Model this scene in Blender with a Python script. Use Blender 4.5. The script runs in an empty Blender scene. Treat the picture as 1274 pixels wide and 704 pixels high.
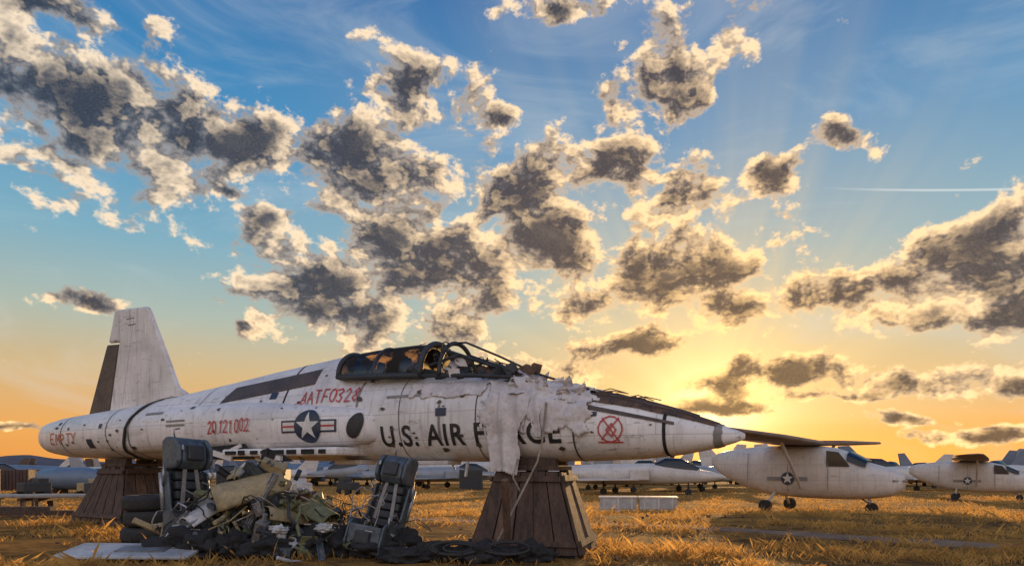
import bpy, bmesh, math, random
import numpy as np
from mathutils import Vector, Matrix, noise, Euler
random.seed(7); np.random.seed(7)
scene=bpy.context.scene
scene.view_settings.view_transform='Standard'
scene.view_settings.look='None'
scene.view_settings.exposure=0
COL=scene.collection
SUN_AZ=math.radians(16.5); SUN_EL=math.radians(6.0)
SUND=Vector((math.sin(SUN_AZ)*math.cos(SUN_EL),math.cos(SUN_AZ)*math.cos(SUN_EL),math.sin(SUN_EL)))

# ------------------------------------------------------------ materials
def newmat(name):
    m=bpy.data.materials.new(name); m.use_nodes=True
    nt=m.node_tree; b=nt.nodes['Principled BSDF']
    return m,nt,b
def N(nt,t,**k):
    n=nt.nodes.new(t)
    for a,v in k.items(): setattr(n,a,v)
    return n
def L(nt,a,b): nt.links.new(a,b)
def c4(c): return (c[0],c[1],c[2],1)
def mixc(nt,fac,a,b,mode='MIX'):
    n=N(nt,'ShaderNodeMix',data_type='RGBA',blend_type=mode)
    for s,v in ((n.inputs[0],fac),(n.inputs[6],a),(n.inputs[7],b)):
        if hasattr(v,'is_linked') or hasattr(v,'links'): L(nt,v,s)
        elif isinstance(v,(tuple,list)): s.default_value=c4(v)
        else: s.default_value=v
    return n.outputs[2]
def ramp(nt,inp,lo,hi,interp='LINEAR',o0=0,o1=1):
    n=N(nt,'ShaderNodeMapRange'); n.interpolation_type='SMOOTHSTEP' if interp=='S' else 'LINEAR'
    n.inputs[1].default_value=lo; n.inputs[2].default_value=hi; n.inputs[3].default_value=o0; n.inputs[4].default_value=o1
    L(nt,inp,n.inputs[0]); return n.outputs[0]
def math_(nt,op,a,b=None,clamp=False):
    n=N(nt,'ShaderNodeMath',operation=op,use_clamp=clamp)
    for i,v in enumerate((a,b)):
        if v is None: continue
        if isinstance(v,(int,float)): n.inputs[i].default_value=v
        else: L(nt,v,n.inputs[i])
    return n.outputs[0]
def noisen(nt,vec,scale,detail=6,rough=.55,dist=0,dim='3D'):
    n=N(nt,'ShaderNodeTexNoise'); n.noise_dimensions=dim; n.inputs['Scale'].default_value=scale
    if isinstance(detail,(int,float)): n.inputs['Detail'].default_value=detail
    else: L(nt,detail,n.inputs['Detail'])
    n.inputs['Roughness'].default_value=rough
    n.inputs['Distortion'].default_value=dist
    if vec is not None: L(nt,vec,n.inputs['Vector'])
    return n.outputs['Fac']
def pmat(name,c1,c2=None,rough=.75,metal=0,scale=5,bump=.3,bscale=None,stretch=None):
    m,nt,b=newmat(name)
    if c2 is None: c2=tuple(x*.55 for x in c1)
    tc=N(nt,'ShaderNodeTexCoord'); v=tc.outputs['Object']
    if stretch:
        mp=N(nt,'ShaderNodeMapping'); mp.inputs['Scale'].default_value=stretch; L(nt,v,mp.inputs[0]); v=mp.outputs[0]
    f=ramp(nt,noisen(nt,v,scale,6,.65),.38,.64)
    f2=ramp(nt,noisen(nt,v,scale*6,4,.7),.4,.7)
    c=mixc(nt,f,c1,c2); c=mixc(nt,math_(nt,'MULTIPLY',f2,.35),c,tuple(x*.45 for x in c2))
    L(nt,c,b.inputs['Base Color'])
    b.inputs['Metallic'].default_value=metal
    L(nt,math_(nt,'ADD',math_(nt,'MULTIPLY',f2,.2),rough-.1,True),b.inputs['Roughness'])
    bp=N(nt,'ShaderNodeBump'); bp.inputs['Strength'].default_value=bump; bp.inputs['Distance'].default_value=.02
    L(nt,noisen(nt,v,bscale or scale*4,4,.6),bp.inputs['Height']); L(nt,bp.outputs[0],b.inputs['Normal'])
    return m
def skinmat(name,base,dirt=(.16,.12,.09),bw=1.05,rh=.34,dirtamt=1.0,line=(.62,.60,.59)):
    m,nt,b=newmat(name)
    tc=N(nt,'ShaderNodeTexCoord'); v=tc.outputs['Object']
    sx=N(nt,'ShaderNodeSeparateXYZ'); L(nt,v,sx.inputs[0])
    cx=N(nt,'ShaderNodeCombineXYZ'); L(nt,sx.outputs[0],cx.inputs[0]); L(nt,sx.outputs[2],cx.inputs[1])
    br=N(nt,'ShaderNodeTexBrick'); br.offset=.37; br.squash=.6; br.squash_frequency=3
    br.inputs['Scale'].default_value=1; br.inputs['Mortar Size'].default_value=.005; br.inputs['Mortar Smooth'].default_value=.5
    br.inputs['Brick Width'].default_value=bw; br.inputs['Row Height'].default_value=rh
    br.inputs['Color1'].default_value=(1,1,1,1); br.inputs['Color2'].default_value=(.88,.88,.9,1); br.inputs['Mortar'].default_value=c4(line)
    L(nt,cx.outputs[0],br.inputs['Vector'])
    c=mixc(nt,1.0,base,br.outputs['Color'],'MULTIPLY')
    f=ramp(nt,noisen(nt,v,1.1,7,.62,.5),.40,.68)
    c=mixc(nt,math_(nt,'MULTIPLY',f,.6*dirtamt),c,tuple(x*.5 for x in base))
    mp=N(nt,'ShaderNodeMapping'); mp.inputs['Scale'].default_value=(9,9,.8); L(nt,v,mp.inputs[0])
    f=ramp(nt,noisen(nt,mp.outputs[0],1.5,7,.68),.52,.74)
    c=mixc(nt,math_(nt,'MULTIPLY',f,.6*dirtamt),c,dirt)
    mp=N(nt,'ShaderNodeMapping'); mp.inputs['Scale'].default_value=(1.1,5,6); L(nt,v,mp.inputs[0])
    f=ramp(nt,noisen(nt,mp.outputs[0],2.3,7,.72),.59,.67)
    c=mixc(nt,math_(nt,'MULTIPLY',f,.75*dirtamt),c,(.19,.15,.12))
    f=ramp(nt,noisen(nt,v,15,5,.75),.62,.69)
    c=mixc(nt,math_(nt,'MULTIPLY',f,.85*dirtamt),c,(.09,.07,.055))
    L(nt,c,b.inputs['Base Color'])
    L(nt,math_(nt,'ADD',math_(nt,'MULTIPLY',noisen(nt,v,5,5),.4),.2),b.inputs['Roughness'])
    bp=N(nt,'ShaderNodeBump'); bp.inputs['Strength'].default_value=.4; bp.inputs['Distance'].default_value=.02
    h=math_(nt,'ADD',math_(nt,'MULTIPLY',noisen(nt,v,3.5,6,.6),.9),math_(nt,'MULTIPLY',br.outputs['Fac'],-.3))
    L(nt,h,bp.inputs['Height']); L(nt,bp.outputs[0],b.inputs['Normal'])
    return m
M_skin=skinmat('weathered_white_paint',(.82,.79,.77),dirtamt=.8)
M_finskin=skinmat('fin_white_paint',(.74,.71,.69),dirtamt=1.0,bw=.9,rh=.8,line=(.8,.78,.77))
M_skin2=skinmat('covered_white_paint',(.64,.59,.54),bw=1.6,rh=.5,dirtamt=.75)
M_skin3=skinmat('grey_jet_paint',(.3,.32,.35),bw=1.8,rh=.6,dirtamt=.7)
M_blueg=skinmat('blue_grey_paint',(.13,.19,.28),bw=1.8,rh=.6,dirtamt=.7)
M_black=pmat('faded_black_paint',(.015,.015,.017),(.035,.03,.028),rough=.6,scale=9,bump=.1)
M_navy=pmat('navy_paint',(.02,.03,.06),(.03,.04,.07),rough=.5,bump=.1)
M_wpaint=pmat('insignia_white',(.74,.72,.70),(.62,.6,.57),rough=.5,bump=.1)
M_red=pmat('red_spray',(.55,.05,.05),(.42,.06,.05),rough=.6,bump=.05,scale=14)
M_orange=pmat('orange_spray',(.6,.17,.06),(.5,.12,.05),rough=.6,bump=.05,scale=14)
M_brown=pmat('dark_brown_composite',(.06,.042,.035),(.11,.075,.055),rough=.6,scale=3)
M_rust=pmat('rusted_metal',(.16,.085,.045),(.05,.032,.024),rough=.75,scale=6,bump=.6)
M_dark=pmat('dark_void',(.012,.012,.013),(.02,.018,.016),rough=.9)
M_tape=pmat('grey_tape',(.3,.28,.26),(.2,.18,.16),rough=.6,scale=12)
M_sheet=pmat('torn_white_coating',(.68,.63,.61),(.5,.45,.43),rough=.55,scale=4,bump=.6,bscale=9)
M_wood=pmat('weathered_wood',(.11,.065,.045),(.045,.03,.023),rough=.85,scale=2.2,bump=.6,stretch=(6,6,.8))
M_wood2=pmat('weathered_wood_pale',(.17,.10,.065),(.07,.045,.033),rough=.85,scale=2.2,bump=.6,stretch=(6,6,.8))
M_rubber=pmat('tire_rubber',(.02,.02,.021),(.035,.032,.03),rough=.85,scale=8)
M_seat=pmat('seat_grey_metal',(.11,.135,.155),(.05,.062,.075),rough=.5,metal=.2,scale=7)
M_seatd=pmat('seat_dark',(.024,.028,.034),(.045,.045,.048),rough=.65,scale=9)
M_tan=pmat('primer_tan',(.42,.32,.17),(.24,.19,.1),rough=.6,scale=6)
M_green=pmat('zinc_primer_green',(.2,.2,.1),(.1,.11,.055),rough=.6,scale=6)
M_alu=pmat('bare_aluminium',(.42,.42,.43),(.2,.19,.19),rough=.45,metal=.7,scale=6)
M_cloth=pmat('black_canvas',(.012,.012,.014),(.025,.024,.024),rough=.9,scale=6,bump=1,bscale=12)
M_wht=pmat('dirty_white_panel',(.55,.55,.56),(.36,.36,.36),rough=.5,scale=3)
M_strap=pmat('dark_strap',(.03,.03,.028),rough=.9)
M_rope=pmat('pale_rope',(.4,.35,.28),rough=.9)
M_cont=pmat('container_brown',(.11,.06,.045),(.06,.035,.03),rough=.7,scale=1,stretch=(3,3,.6))
def glassmat():
    m,nt,b=newmat('canopy_glass'); out=nt.nodes['Material Output']
    tr=N(nt,'ShaderNodeBsdfTransparent'); tr.inputs[0].default_value=(.8,.55,.28,1)  # amber tint puts sunset reflections into the glass colour
    gl=N(nt,'ShaderNodeBsdfGlossy'); gl.inputs['Roughness'].default_value=.1; gl.inputs[0].default_value=(.7,.7,.7,1)
    di=N(nt,'ShaderNodeBsdfDiffuse'); di.inputs[0].default_value=(.03,.027,.025,1)
    mx=N(nt,'ShaderNodeMixShader'); mx2=N(nt,'ShaderNodeMixShader')
    tc=N(nt,'ShaderNodeTexCoord')
    L(nt,ramp(nt,noisen(nt,tc.outputs['Object'],3,6),.46,.56),mx2.inputs[0])
    mx.inputs[0].default_value=.10
    L(nt,tr.outputs[0],mx.inputs[1]); L(nt,gl.outputs[0],mx.inputs[2])
    L(nt,mx.outputs[0],mx2.inputs[1]); L(nt,di.outputs[0],mx2.inputs[2]); L(nt,mx2.outputs[0],out.inputs[0])
    return m
M_glass=glassmat()
def winmat():
    m,nt,b=newmat('dark_window'); b.inputs['Base Color'].default_value=(.015,.018,.022,1); b.inputs['Roughness'].default_value=.12
    return m
M_win=winmat()

# ------------------------------------------------------------ mesh helpers
def empty(name,loc=(0,0,0),rotz=0):
    o=bpy.data.objects.new(name,None); o.location=loc; o.rotation_euler=(0,0,rotz); COL.objects.link(o); return o
def mk(name,verts,faces,mat,parent=None,smooth=False,bevel=0):
    me=bpy.data.meshes.new(name); me.from_pydata([tuple(v) for v in verts],[],faces); me.validate()
    bm=bmesh.new(); bm.from_mesh(me); bmesh.ops.recalc_face_normals(bm,faces=bm.faces[:]); bm.to_mesh(me); bm.free()
    o=bpy.data.objects.new(name,me); COL.objects.link(o)
    if mat: me.materials.append(mat)
    if parent: o.parent=parent
    if smooth:
        for p in me.polygons: p.use_smooth=True
    if bevel:
        b=o.modifiers.new('b','BEVEL'); b.width=bevel; b.segments=2; b.limit_method='ANGLE'
    return o
def loft(name,rings,mat,parent=None,smooth=True,cap=True,closed=True):
    n=len(rings[0]); V=[v for r in rings for v in r]; F=[]
    for i in range(len(rings)-1):
        for j in range(n if closed else n-1):
            a=i*n+j; b=i*n+(j+1)%n; F.append((a,b,b+n,a+n))
    if cap and closed:
        F.append(tuple(range(n))[::-1]); F.append(tuple((len(rings)-1)*n+j for j in range(n)))
    return mk(name,V,F,mat,parent,smooth)
class Acc:
    """collects many pieces into one mesh"""
    def __init__(s): s.V=[]; s.F=[]
    def add(s,V,F):
        o=len(s.V); s.V+= [tuple(v) for v in V]; s.F+=[tuple(i+o for i in f) for f in F]
    def box(s,c,sz,rot=(0,0,0)):
        R=Euler(rot).to_matrix(); hx,hy,hz=[d/2 for d in sz]
        V=[Vector(c)+R@Vector((x*hx,y*hy,z*hz)) for x in(-1,1) for y in(-1,1) for z in(-1,1)]
        s.add(V,[(0,1,3,2),(4,6,7,5),(0,4,5,1),(2,3,7,6),(0,2,6,4),(1,5,7,3)])
    def tube(s,pts,r,n=8,r2=None):
        pts=[Vector(p) for p in pts]; V=[];F=[]
        for i,p in enumerate(pts):
            t=(pts[min(i+1,len(pts)-1)]-pts[max(i-1,0)]).normalized()
            a=t.orthogonal().normalized() if i==0 else (a-t*a.dot(t)).normalized()
            b=t.cross(a); rr=r if r2 is None else r+(r2-r)*i/(len(pts)-1)
            V+=[p+(a*math.cos(2*math.pi*k/n)+b*math.sin(2*math.pi*k/n))*rr for k in range(n)]
        for i in range(len(pts)-1):
            for k in range(n):
                q=i*n+k; w=i*n+(k+1)%n; F.append((q,w,w+n,q+n))
        F.append(tuple(range(n))[::-1]); F.append(tuple((len(pts)-1)*n+k for k in range(n)))
        s.add(V,F)
    def slab(s,poly,th,M=Matrix()):
        n=len(poly); V=[M@Vector((p[0],p[1],-th/2)) for p in poly]+[M@Vector((p[0],p[1],th/2)) for p in poly]
        F=[tuple(range(n))[::-1],tuple(range(n,2*n))]+[(i,(i+1)%n,(i+1)%n+n,i+n) for i in range(n)]
        s.add(V,F)
    def out(s,name,mat,parent=None,smooth=False,bevel=0): return mk(name,s.V,s.F,mat,parent,smooth,bevel)
def blob(name,c,sz,mat,parent,seed=0,amp=.3,freq=2.2,sub=5,zmin=None,rot=0):
    bm=bmesh.new(); bmesh.ops.create_icosphere(bm,subdivisions=sub,radius=1)
    for v in bm.verts:
        p=v.co.copy(); q=p*freq+Vector((seed*3.1,seed*1.7,seed))
        d=1+amp*(noise.fractal(q,1,2,5))*1.2-amp*.8*abs(noise.noise(q*2.3))
        v.co=Vector((p.x*sz[0]*d,p.y*sz[1]*d,p.z*sz[2]*d))
    bmesh.ops.rotate(bm,verts=bm.verts,matrix=Matrix.Rotation(rot,3,'Z'))
    bmesh.ops.translate(bm,verts=bm.verts,vec=Vector(c))
    if zmin is not None:
        for v in bm.verts: v.co.z=max(v.co.z,zmin)
    me=bpy.data.meshes.new(name); bm.to_mesh(me); bm.free()
    for p in me.polygons: p.use_smooth=True
    o=bpy.data.objects.new(name,me); COL.objects.link(o); me.materials.append(mat); o.parent=parent; return o

# ------------------------------------------------------------ terrain
GY=[-5000,14,22,45,80,120,300,6000]; GZ=[0,0,-.34,-.8,-1.12,-1.5,-2.0,-2.0]
def g(x,y): 
    return float(np.interp(y,GY,GZ))
def gb(x,y):
    z=g(x,y)
    if 3<y<60: z+=.03*noise.noise(Vector((x*.5,y*.5,0)))*min(1,(60-y)/20)
    return z
xs=np.unique(np.concatenate([np.linspace(-40,40,161),np.geomspace(40,5000,24),-np.geomspace(40,5000,24)]))
ys=np.unique(np.concatenate([np.linspace(-20,60,161),np.geomspace(60,6000,40),-np.geomspace(20,4000,14)]))
V=[(x,y,gb(x,y)) for y in ys for x in xs]; nx=len(xs)
F=[(j*nx+i,j*nx+i+1,(j+1)*nx+i+1,(j+1)*nx+i) for j in range(len(ys)-1) for i in range(nx-1)]
m,nt,b=newmat('dry_grass_ground')
tc=N(nt,'ShaderNodeTexCoord'); v=tc.outputs['Object']
f=ramp(nt,noisen(nt,v,.35,8,.68,.3),.42,.58)
f2=ramp(nt,noisen(nt,v,6,7,.75),.38,.66)
c=mixc(nt,f,(.52,.26,.06),(.15,.085,.038))
c=mixc(nt,f2,c,(.62,.32,.08)); 
f3=ramp(nt,noisen(nt,v,1.3,8,.74),.47,.59); c=mixc(nt,math_(nt,'MULTIPLY',f3,.78),c,(.075,.044,.026))
L(nt,c,b.inputs['Base Color']); b.inputs['Roughness'].default_value=1; b.inputs['Specular IOR Level'].default_value=.1
bp=N(nt,'ShaderNodeBump'); bp.inputs['Strength'].default_value=1; bp.inputs['Distance'].default_value=.18
L(nt,math_(nt,'ADD',noisen(nt,v,5,9,.8),math_(nt,'MULTIPLY',noisen(nt,v,.8,6,.6),1.5)),bp.inputs['Height']); L(nt,bp.outputs[0],b.inputs['Normal'])
mk('ground',V,F,m,None,True)
M_dirt=pmat('dirt_track_soil',(.26,.155,.095),(.15,.09,.058),rough=1,scale=2,bump=.8,bscale=14)
cl=[(16,4.2),(11,6.3),(7,8.6),(4.5,10.4),(2.2,12.2),(-1,13.2),(-6,14.2),(-16,15.5),(-30,17)]
def spl(pts,n):
    out=[]
    for i in range(len(pts)-1):
        p0=Vector(pts[max(i-1,0)]);p1=Vector(pts[i]);p2=Vector(pts[i+1]);p3=Vector(pts[min(i+2,len(pts)-1)])
        for k in range(n):
            t=k/n; out.append(.5*((2*p1)+(p2-p0)*t+(2*p0-5*p1+4*p2-p3)*t*t+(3*p1-p0-3*p2+p3)*t**3))
    out.append(Vector(pts[-1])); return out
tr=spl(cl,24); V=[];F=[]
for i,p in enumerate(tr):
    t=(tr[min(i+1,len(tr)-1)]-tr[max(i-1,0)]).normalized(); nn=Vector((-t.y,t.x))
    for j in range(7):
        w=.36*(1+.5*noise.noise(Vector((i*.2,j>3,0))))
        q=p+nn*(j-3)/3*w; V.append((q.x,q.y,gb(q.x,q.y)+.012-(.01 if j in(0,6) else 0)))
F=[(i*7+j,i*7+j+1,(i+1)*7+j+1,(i+1)*7+j) for i in range(len(tr)-1) for j in range(6)]
mk('dirt_track',V,F,M_dirt,None,True)
TR=np.array([(p.x,p.y) for p in tr])
def grass():
    n=220000
    u=np.random.rand(n); Y=6.4*(70/6.4)**u**1.0
    X=(np.random.rand(n)*2-1)*(.9*Y+1.5)
    V=[];F=[]; k=0
    for i in range(n):
        x,y=float(X[i]),float(Y[i])
        m1=noise.fractal(Vector((x*.55,y*.55,3)),1,2,4)+.5*noise.noise(Vector((x*2.5,y*2.5,9)))
        if m1<random.uniform(-.2,.35): continue
        if y<19 and np.min((TR[::4,0]-x)**2+(TR[::4,1]-y)**2)<.16 and random.random()<.7: continue
        if -5<x<-.9 and 7<y<9.3 and random.random()<.6: continue
        sc=1+y*.03
        h=random.uniform(.03,.085)*(1+max(0,m1)*1.3)*(1 if y<30 else 1.3)
        if random.random()<.03: h*=1.9
        w=.0035*sc*(1+y*.02); a=random.random()*6.28; lx=random.gauss(0,.45)*h; ly=random.gauss(0,.45)*h
        z=gb(x,y)-.005
        dx,dy=math.cos(a)*w,math.sin(a)*w
        V+=[(x-dx,y-dy,z),(x+dx,y+dy,z),(x+lx*.5+dx*.7,y+ly*.5+dy*.7,z+h*.6),(x+lx*1.3,y+ly*1.3,z+h)]
        F+=[(k,k+1,k+2),(k,k+2,k+3)]; k+=4
    me=bpy.data.meshes.new('dry_grass'); me.from_pydata(V,[],F)
    o=bpy.data.objects.new('dry_grass',me); COL.objects.link(o)
    m,nt,b=newmat('straw'); out=nt.nodes['Material Output']
    tc=N(nt,'ShaderNodeTexCoord')
    f=ramp(nt,noisen(nt,tc.outputs['Object'],1.2,6,.8),.38,.62)
    c=mixc(nt,f,(.82,.48,.14),(.34,.19,.065))
    d=N(nt,'ShaderNodeBsdfDiffuse'); t=N(nt,'ShaderNodeBsdfTranslucent'); mx=N(nt,'ShaderNodeMixShader'); mx.inputs[0].default_value=.6
    L(nt,c,d.inputs[0]); L(nt,c,t.inputs[0]); L(nt,d.outputs[0],mx.inputs[1]); L(nt,t.outputs[0],mx.inputs[2]); L(nt,mx.outputs[0],out.inputs[0])
    me.materials.append(m)
grass()
def hills(name,dist,hmax,col,seed):
    V=[];F=[];n=500
    for i in range(n+1):
        a=math.radians(-110+220*i/n)
        h=hmax*(.35+.65*abs(noise.fractal(Vector((a*4+seed,seed,0)),1,2,6)))*(.5+.8*max(0,math.cos(a*1.5+.6)))
        x,y=math.sin(a)*dist,math.cos(a)*dist
        V+=[(x,y,-3),(x*1.05,y*1.05,-3+h)]
    F=[(2*i,2*i+2,2*i+3,2*i+1) for i in range(n)]
    mk(name,V,F,col,None,True)
hills('hills',3200,62,pmat('hill_haze',(.12,.12,.14),(.1,.09,.11),rough=1,scale=.01,bump=0),1.3)

# ------------------------------------------------------------ main jet
JA=math.atan2(-.516,.8565)
jet=empty('fighter_jet',(.193,8.32,0),JA)
ST=np.array([ # s, top, bottom, halfwidth, taper
(-11.18,1.80,1.42,.30,0),(-11.08,1.90,1.34,.40,0),(-10.9,1.96,1.29,.48,0),(-10.3,2.02,1.225,.58,0),(-8.86,2.09,1.18,.70,.05),(-7.57,2.16,1.17,.76,.1),
(-6.9,2.22,1.16,.78,.2),(-6.4,2.29,1.15,.78,.35),(-5.36,2.395,1.144,.74,.5),(-4.4,2.495,1.145,.66,.5),(-3.53,2.565,1.12,.58,.42),
(-2.85,2.62,1.10,.52,.3),(-2.78,2.6,1.10,.52,.3),(-2.70,2.30,1.10,.515,.1),(-2.0,2.25,1.10,.5,.05),(-1.3,2.2,1.10,.5,0),(-.67,2.15,1.09,.49,0),
(-.08,2.08,1.09,.47,0),(.47,1.96,1.087,.44,0),(.99,1.865,1.092,.40,0),(1.47,1.75,1.107,.34,0),(1.92,1.61,1.15,.25,0),(2.25,1.49,1.21,.15,0),(2.48,1.40,1.27,.07,0),(2.56,1.36,1.31,.02,0)])
def prof(s):
    r=[]
    for c in range(1,5):
        r.append(float(np.mean([np.interp(s+d,ST[:,0],ST[:,c]) for d in (-.04,-.02,0,.02,.04)])))
    return r
EX=2.35
NS=np.array([(-9.0,1.6,.30,.35,.2),(-7.5,1.62,.36,.42,.33),(-5.5,1.63,.38,.45,.36),(-4.2,1.62,.36,.46,.37),(-3.3,1.6,.31,.46,.34),(-2.5,1.57,.26,.44,.26),(-2.15,1.565,.23,.42,.17),(-2.02,1.56,.18,.40,.10),(-1.96,1.56,.10,.38,.03)])
def nac(s): return [float(np.interp(s,NS[:,0],NS[:,c])) for c in range(1,5)]
def side(s,z):
    zt,zb,w,tp=prof(s); zc=(zt+zb)/2; h=(zt-zb)/2; t=max(-.999,min(.999,(z-zc)/h))
    y=w*(1-abs(t)**EX)**(1/EX)*(1-tp*max(t,0))
    if -9<s<-1.96:
        nz,nh,ny,nw=nac(s); q=(z-nz)/nh
        if abs(q)<1: y=max(y,ny+nw*(1-abs(q)**2.6)**(1/2.6))
    return y
def ringpt(s,a,off=0):
    zt,zb,w,tp=prof(s); zc=(zt+zb)/2; h=(zt-zb)/2; ca,sa=math.cos(a),math.sin(a)
    y=math.copysign(abs(ca)**(2/EX),ca); t=math.copysign(abs(sa)**(2/EX),sa)
    return Vector((s,y*(w*(1-tp*max(t,0)))+off*ca,zc+h*t+off*sa))
SS=np.unique(np.concatenate([np.linspace(-11.18,2.56,150),[-2.82,-2.8,-2.76,-2.72,-2.68,-11.13,-11.05]]))
loft('fuselage',[[ringpt(s,2*math.pi*j/56) for j in range(56)] for s in SS],M_skin,jet)
for sg,nm in((-1,'intake_nacelle_near'),(1,'intake_nacelle_far')):
    R=[]
    for s in np.concatenate([np.linspace(-9,-2.2,50),np.linspace(-2.15,-1.96,8)]):
        nz,nh,ny,nw=nac(s); r=[]
        for j in range(32):
            a=2*math.pi*j/32; ca,sa=math.cos(a),math.sin(a)
            r.append((s,sg*(ny+nw*math.copysign(abs(ca)**(2/2.6),ca)),nz+nh*math.copysign(abs(sa)**(2/2.6),sa)))
        R.append(r)
    loft(nm,R,M_skin,jet)
def shell(name,s0,s1,a0,a1,off,mat,ns=24,na=32,jit=0):
    V=[];F=[]
    for i in range(ns+1):
        for j in range(na+1):
            s=s0+(s1-s0)*i/ns; a=math.radians(a0+(a1-a0)*j/na)
            if jit: s+=jit*noise.noise(Vector((a*6,i*.5,s0))); a+=jit*.9*noise.noise(Vector((s*5,j*.5,7)))
            V.append(ringpt(s,a,off))
    F=[(i*(na+1)+j,i*(na+1)+j+1,(i+1)*(na+1)+j+1,(i+1)*(na+1)+j) for i in range(ns) for j in range(na)]
    return mk(name,V,F,mat,jet,True)
def project(name,bm,mat,off=.008,step=.06,free=None):
    xsv=[v.co.x for v in bm.verts]; ysv=[v.co.y for v in bm.verts]
    x=math.floor(min(xsv)/step)*step
    while x<max(xsv):
        bmesh.ops.bisect_plane(bm,geom=bm.verts[:]+bm.edges[:]+bm.faces[:],plane_co=(x,0,0),plane_no=(1,0,0)); x+=step
    y=math.floor(min(ysv)/step)*step
    while y<max(ysv):
        bmesh.ops.bisect_plane(bm,geom=bm.verts[:]+bm.edges[:]+bm.faces[:],plane_co=(0,y,0),plane_no=(0,1,0)); y+=step*.6
    bmesh.ops.triangulate(bm,faces=bm.faces[:])
    for v in bm.verts:
        s,z,o=v.co.x,v.co.y,v.co.z
        v.co=Vector((s,-((free if free is not None else side(s,z))+off+o),z))
    me=bpy.data.meshes.new(name); bm.to_mesh(me); bm.free(); me.materials.append(mat)
    ob=bpy.data.objects.new(name,me); COL.objects.link(ob); ob.parent=jet; return ob
def poly_decal(name,polys,mat,off=.008,free=None):
    bm=bmesh.new()
    for p in polys:
        bm.faces.new([bm.verts.new((q[0],q[1],q[2] if len(q)>2 else 0)) for q in p])
    return project(name,bm,mat,off,free=free)
def text_decal(name,body,s0,s1,z0,z1,mat,off=.008,bold=.02):
    cu=bpy.data.curves.new(name,'FONT'); cu.body=body; cu.offset=bold; cu.space_character=1.12; cu.resolution_u=4
    ob=bpy.data.objects.new('tmp',cu); COL.objects.link(ob)
    dg=bpy.context.evaluated_depsgraph_get(); dg.update()
    me=bpy.data.meshes.new_from_object(ob.evaluated_get(dg)); COL.objects.unlink(ob); bpy.data.objects.remove(ob)
    bm=bmesh.new(); bm.from_mesh(me); bmesh.ops.remove_doubles(bm,verts=bm.verts[:],dist=1e-5)
    X=[v.co.x for v in bm.verts]; Yv=[v.co.y for v in bm.verts]
    for v in bm.verts:
        v.co=Vector((s0+(v.co.x-min(X))/(max(X)-min(X))*(s1-s0), z0+(v.co.y-min(Yv))/(max(Yv)-min(Yv))*(z1-z0),0))
    return project(name,bm,mat,off)
circ=[(.3+.28*math.cos(t),.5+.5*math.sin(t)) for t in np.linspace(0,6.4,14)]
GL={'A':[[(0,0),(.3,1),(.6,0)],[(.1,.4),(.5,.42)]],'T':[[(0,1),(.62,.98)],[(.3,1),(.28,0)]],'F':[[(0,0),(0,1),(.55,1)],[(0,.5),(.45,.5)]],
'0':[circ],'3':[[(0,.9),(.3,1),(.5,.8),(.2,.55),(.5,.3),(.3,0),(0,.1)]],'2':[[(0,.8),(.25,1),(.5,.8),(.4,.5),(0,0),(.58,.02)]],
'8':[[(.3,.55),(.05,.78),(.3,1),(.55,.78),(.3,.55),(0,.25),(.3,0),(.6,.25),(.3,.55)]],'1':[[(.12,.8),(.3,1),(.3,0)]],
'E':[[(.5,1),(0,1),(0,0),(.5,0)],[(0,.5),(.4,.5)]],'M':[[(0,0),(.05,1),(.3,.4),(.55,1),(.6,0)]],'P':[[(0,0),(0,1),(.4,.95),(.5,.72),(.35,.5),(0,.5)]],
'Y':[[(0,1),(.3,.5),(.6,1)],[(.3,.5),(.28,0)]]}
def strokes(name,lines,w,mat,off=.01):
    polys=[];k=0
    for ln in lines:
        for a,b in zip(ln[:-1],ln[1:]):
            a=Vector(a);b=Vector(b); d=(b-a)
            if d.length<1e-4: continue
            d.normalize(); n=Vector((-d.y,d.x))*w/2; a2=a-d*w*.35;b2=b+d*w*.35; z=k*.00025; k+=1
            polys.append([(*(a2-n),z),(*(b2-n),z),(*(b2+n),z),(*(a2+n),z)])
    return poly_decal(name,polys,mat,off)
def hand(name,body,s0,s1,z0,z1,w,mat,tilt=0):
    n=len(body); cw=(s1-s0)/(n-.25); lines=[]
    for i,ch in enumerate(body):
        jx,jz=random.uniform(-.01,.01),random.uniform(-.01,.01); sk=random.uniform(-.01,.03)
        for ln in GL[ch]:
            lines.append([(s0+cw*i+p[0]*cw*1.2+jx+sk*p[1]+random.uniform(-.004,.004), z0+tilt*i/n+p[1]*(z1-z0)+jz+random.uniform(-.005,.005)) for p in ln])
    strokes(name,lines,w,mat)
text_decal('air_force_lettering','U.S. AIR FORCE',-1.93,.66,1.285,1.555,M_black)
hand('tail_number','AATF0328',-3.38,-2.36,1.9,2.08,.019,M_red,.02)
hand('date_mark','20121002',-5.05,-4.08,1.52,1.70,.02,M_red,.02)
hand('empty_mark','EMPTY',-10.2,-9.1,1.46,1.66,.024,M_orange)
hand('m_mark','M',.55,.67,1.58,1.70,.016,M_red)
oc=[(1.235+.125*math.cos(t)*(1+.08*math.cos(2*t)),1.43+.14*math.sin(t)) for t in np.linspace(.3,6.6,15)]
strokes('red_x_mark',[oc,[(1.14,1.32),(1.33,1.55)],[(1.15,1.55),(1.33,1.30)],[(1.10,1.29),(1.37,1.285)],[(1.19,1.42),(1.25,1.49),(1.30,1.42),(1.25,1.35),(1.19,1.42)]],.015,M_red)
cx_,cz_,R_=-2.98,1.575,.225
def circle(cx,cz,r,n=40): return [(cx+r*math.cos(2*math.pi*i/n),cz+r*math.sin(2*math.pi*i/n)) for i in range(n)]
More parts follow.
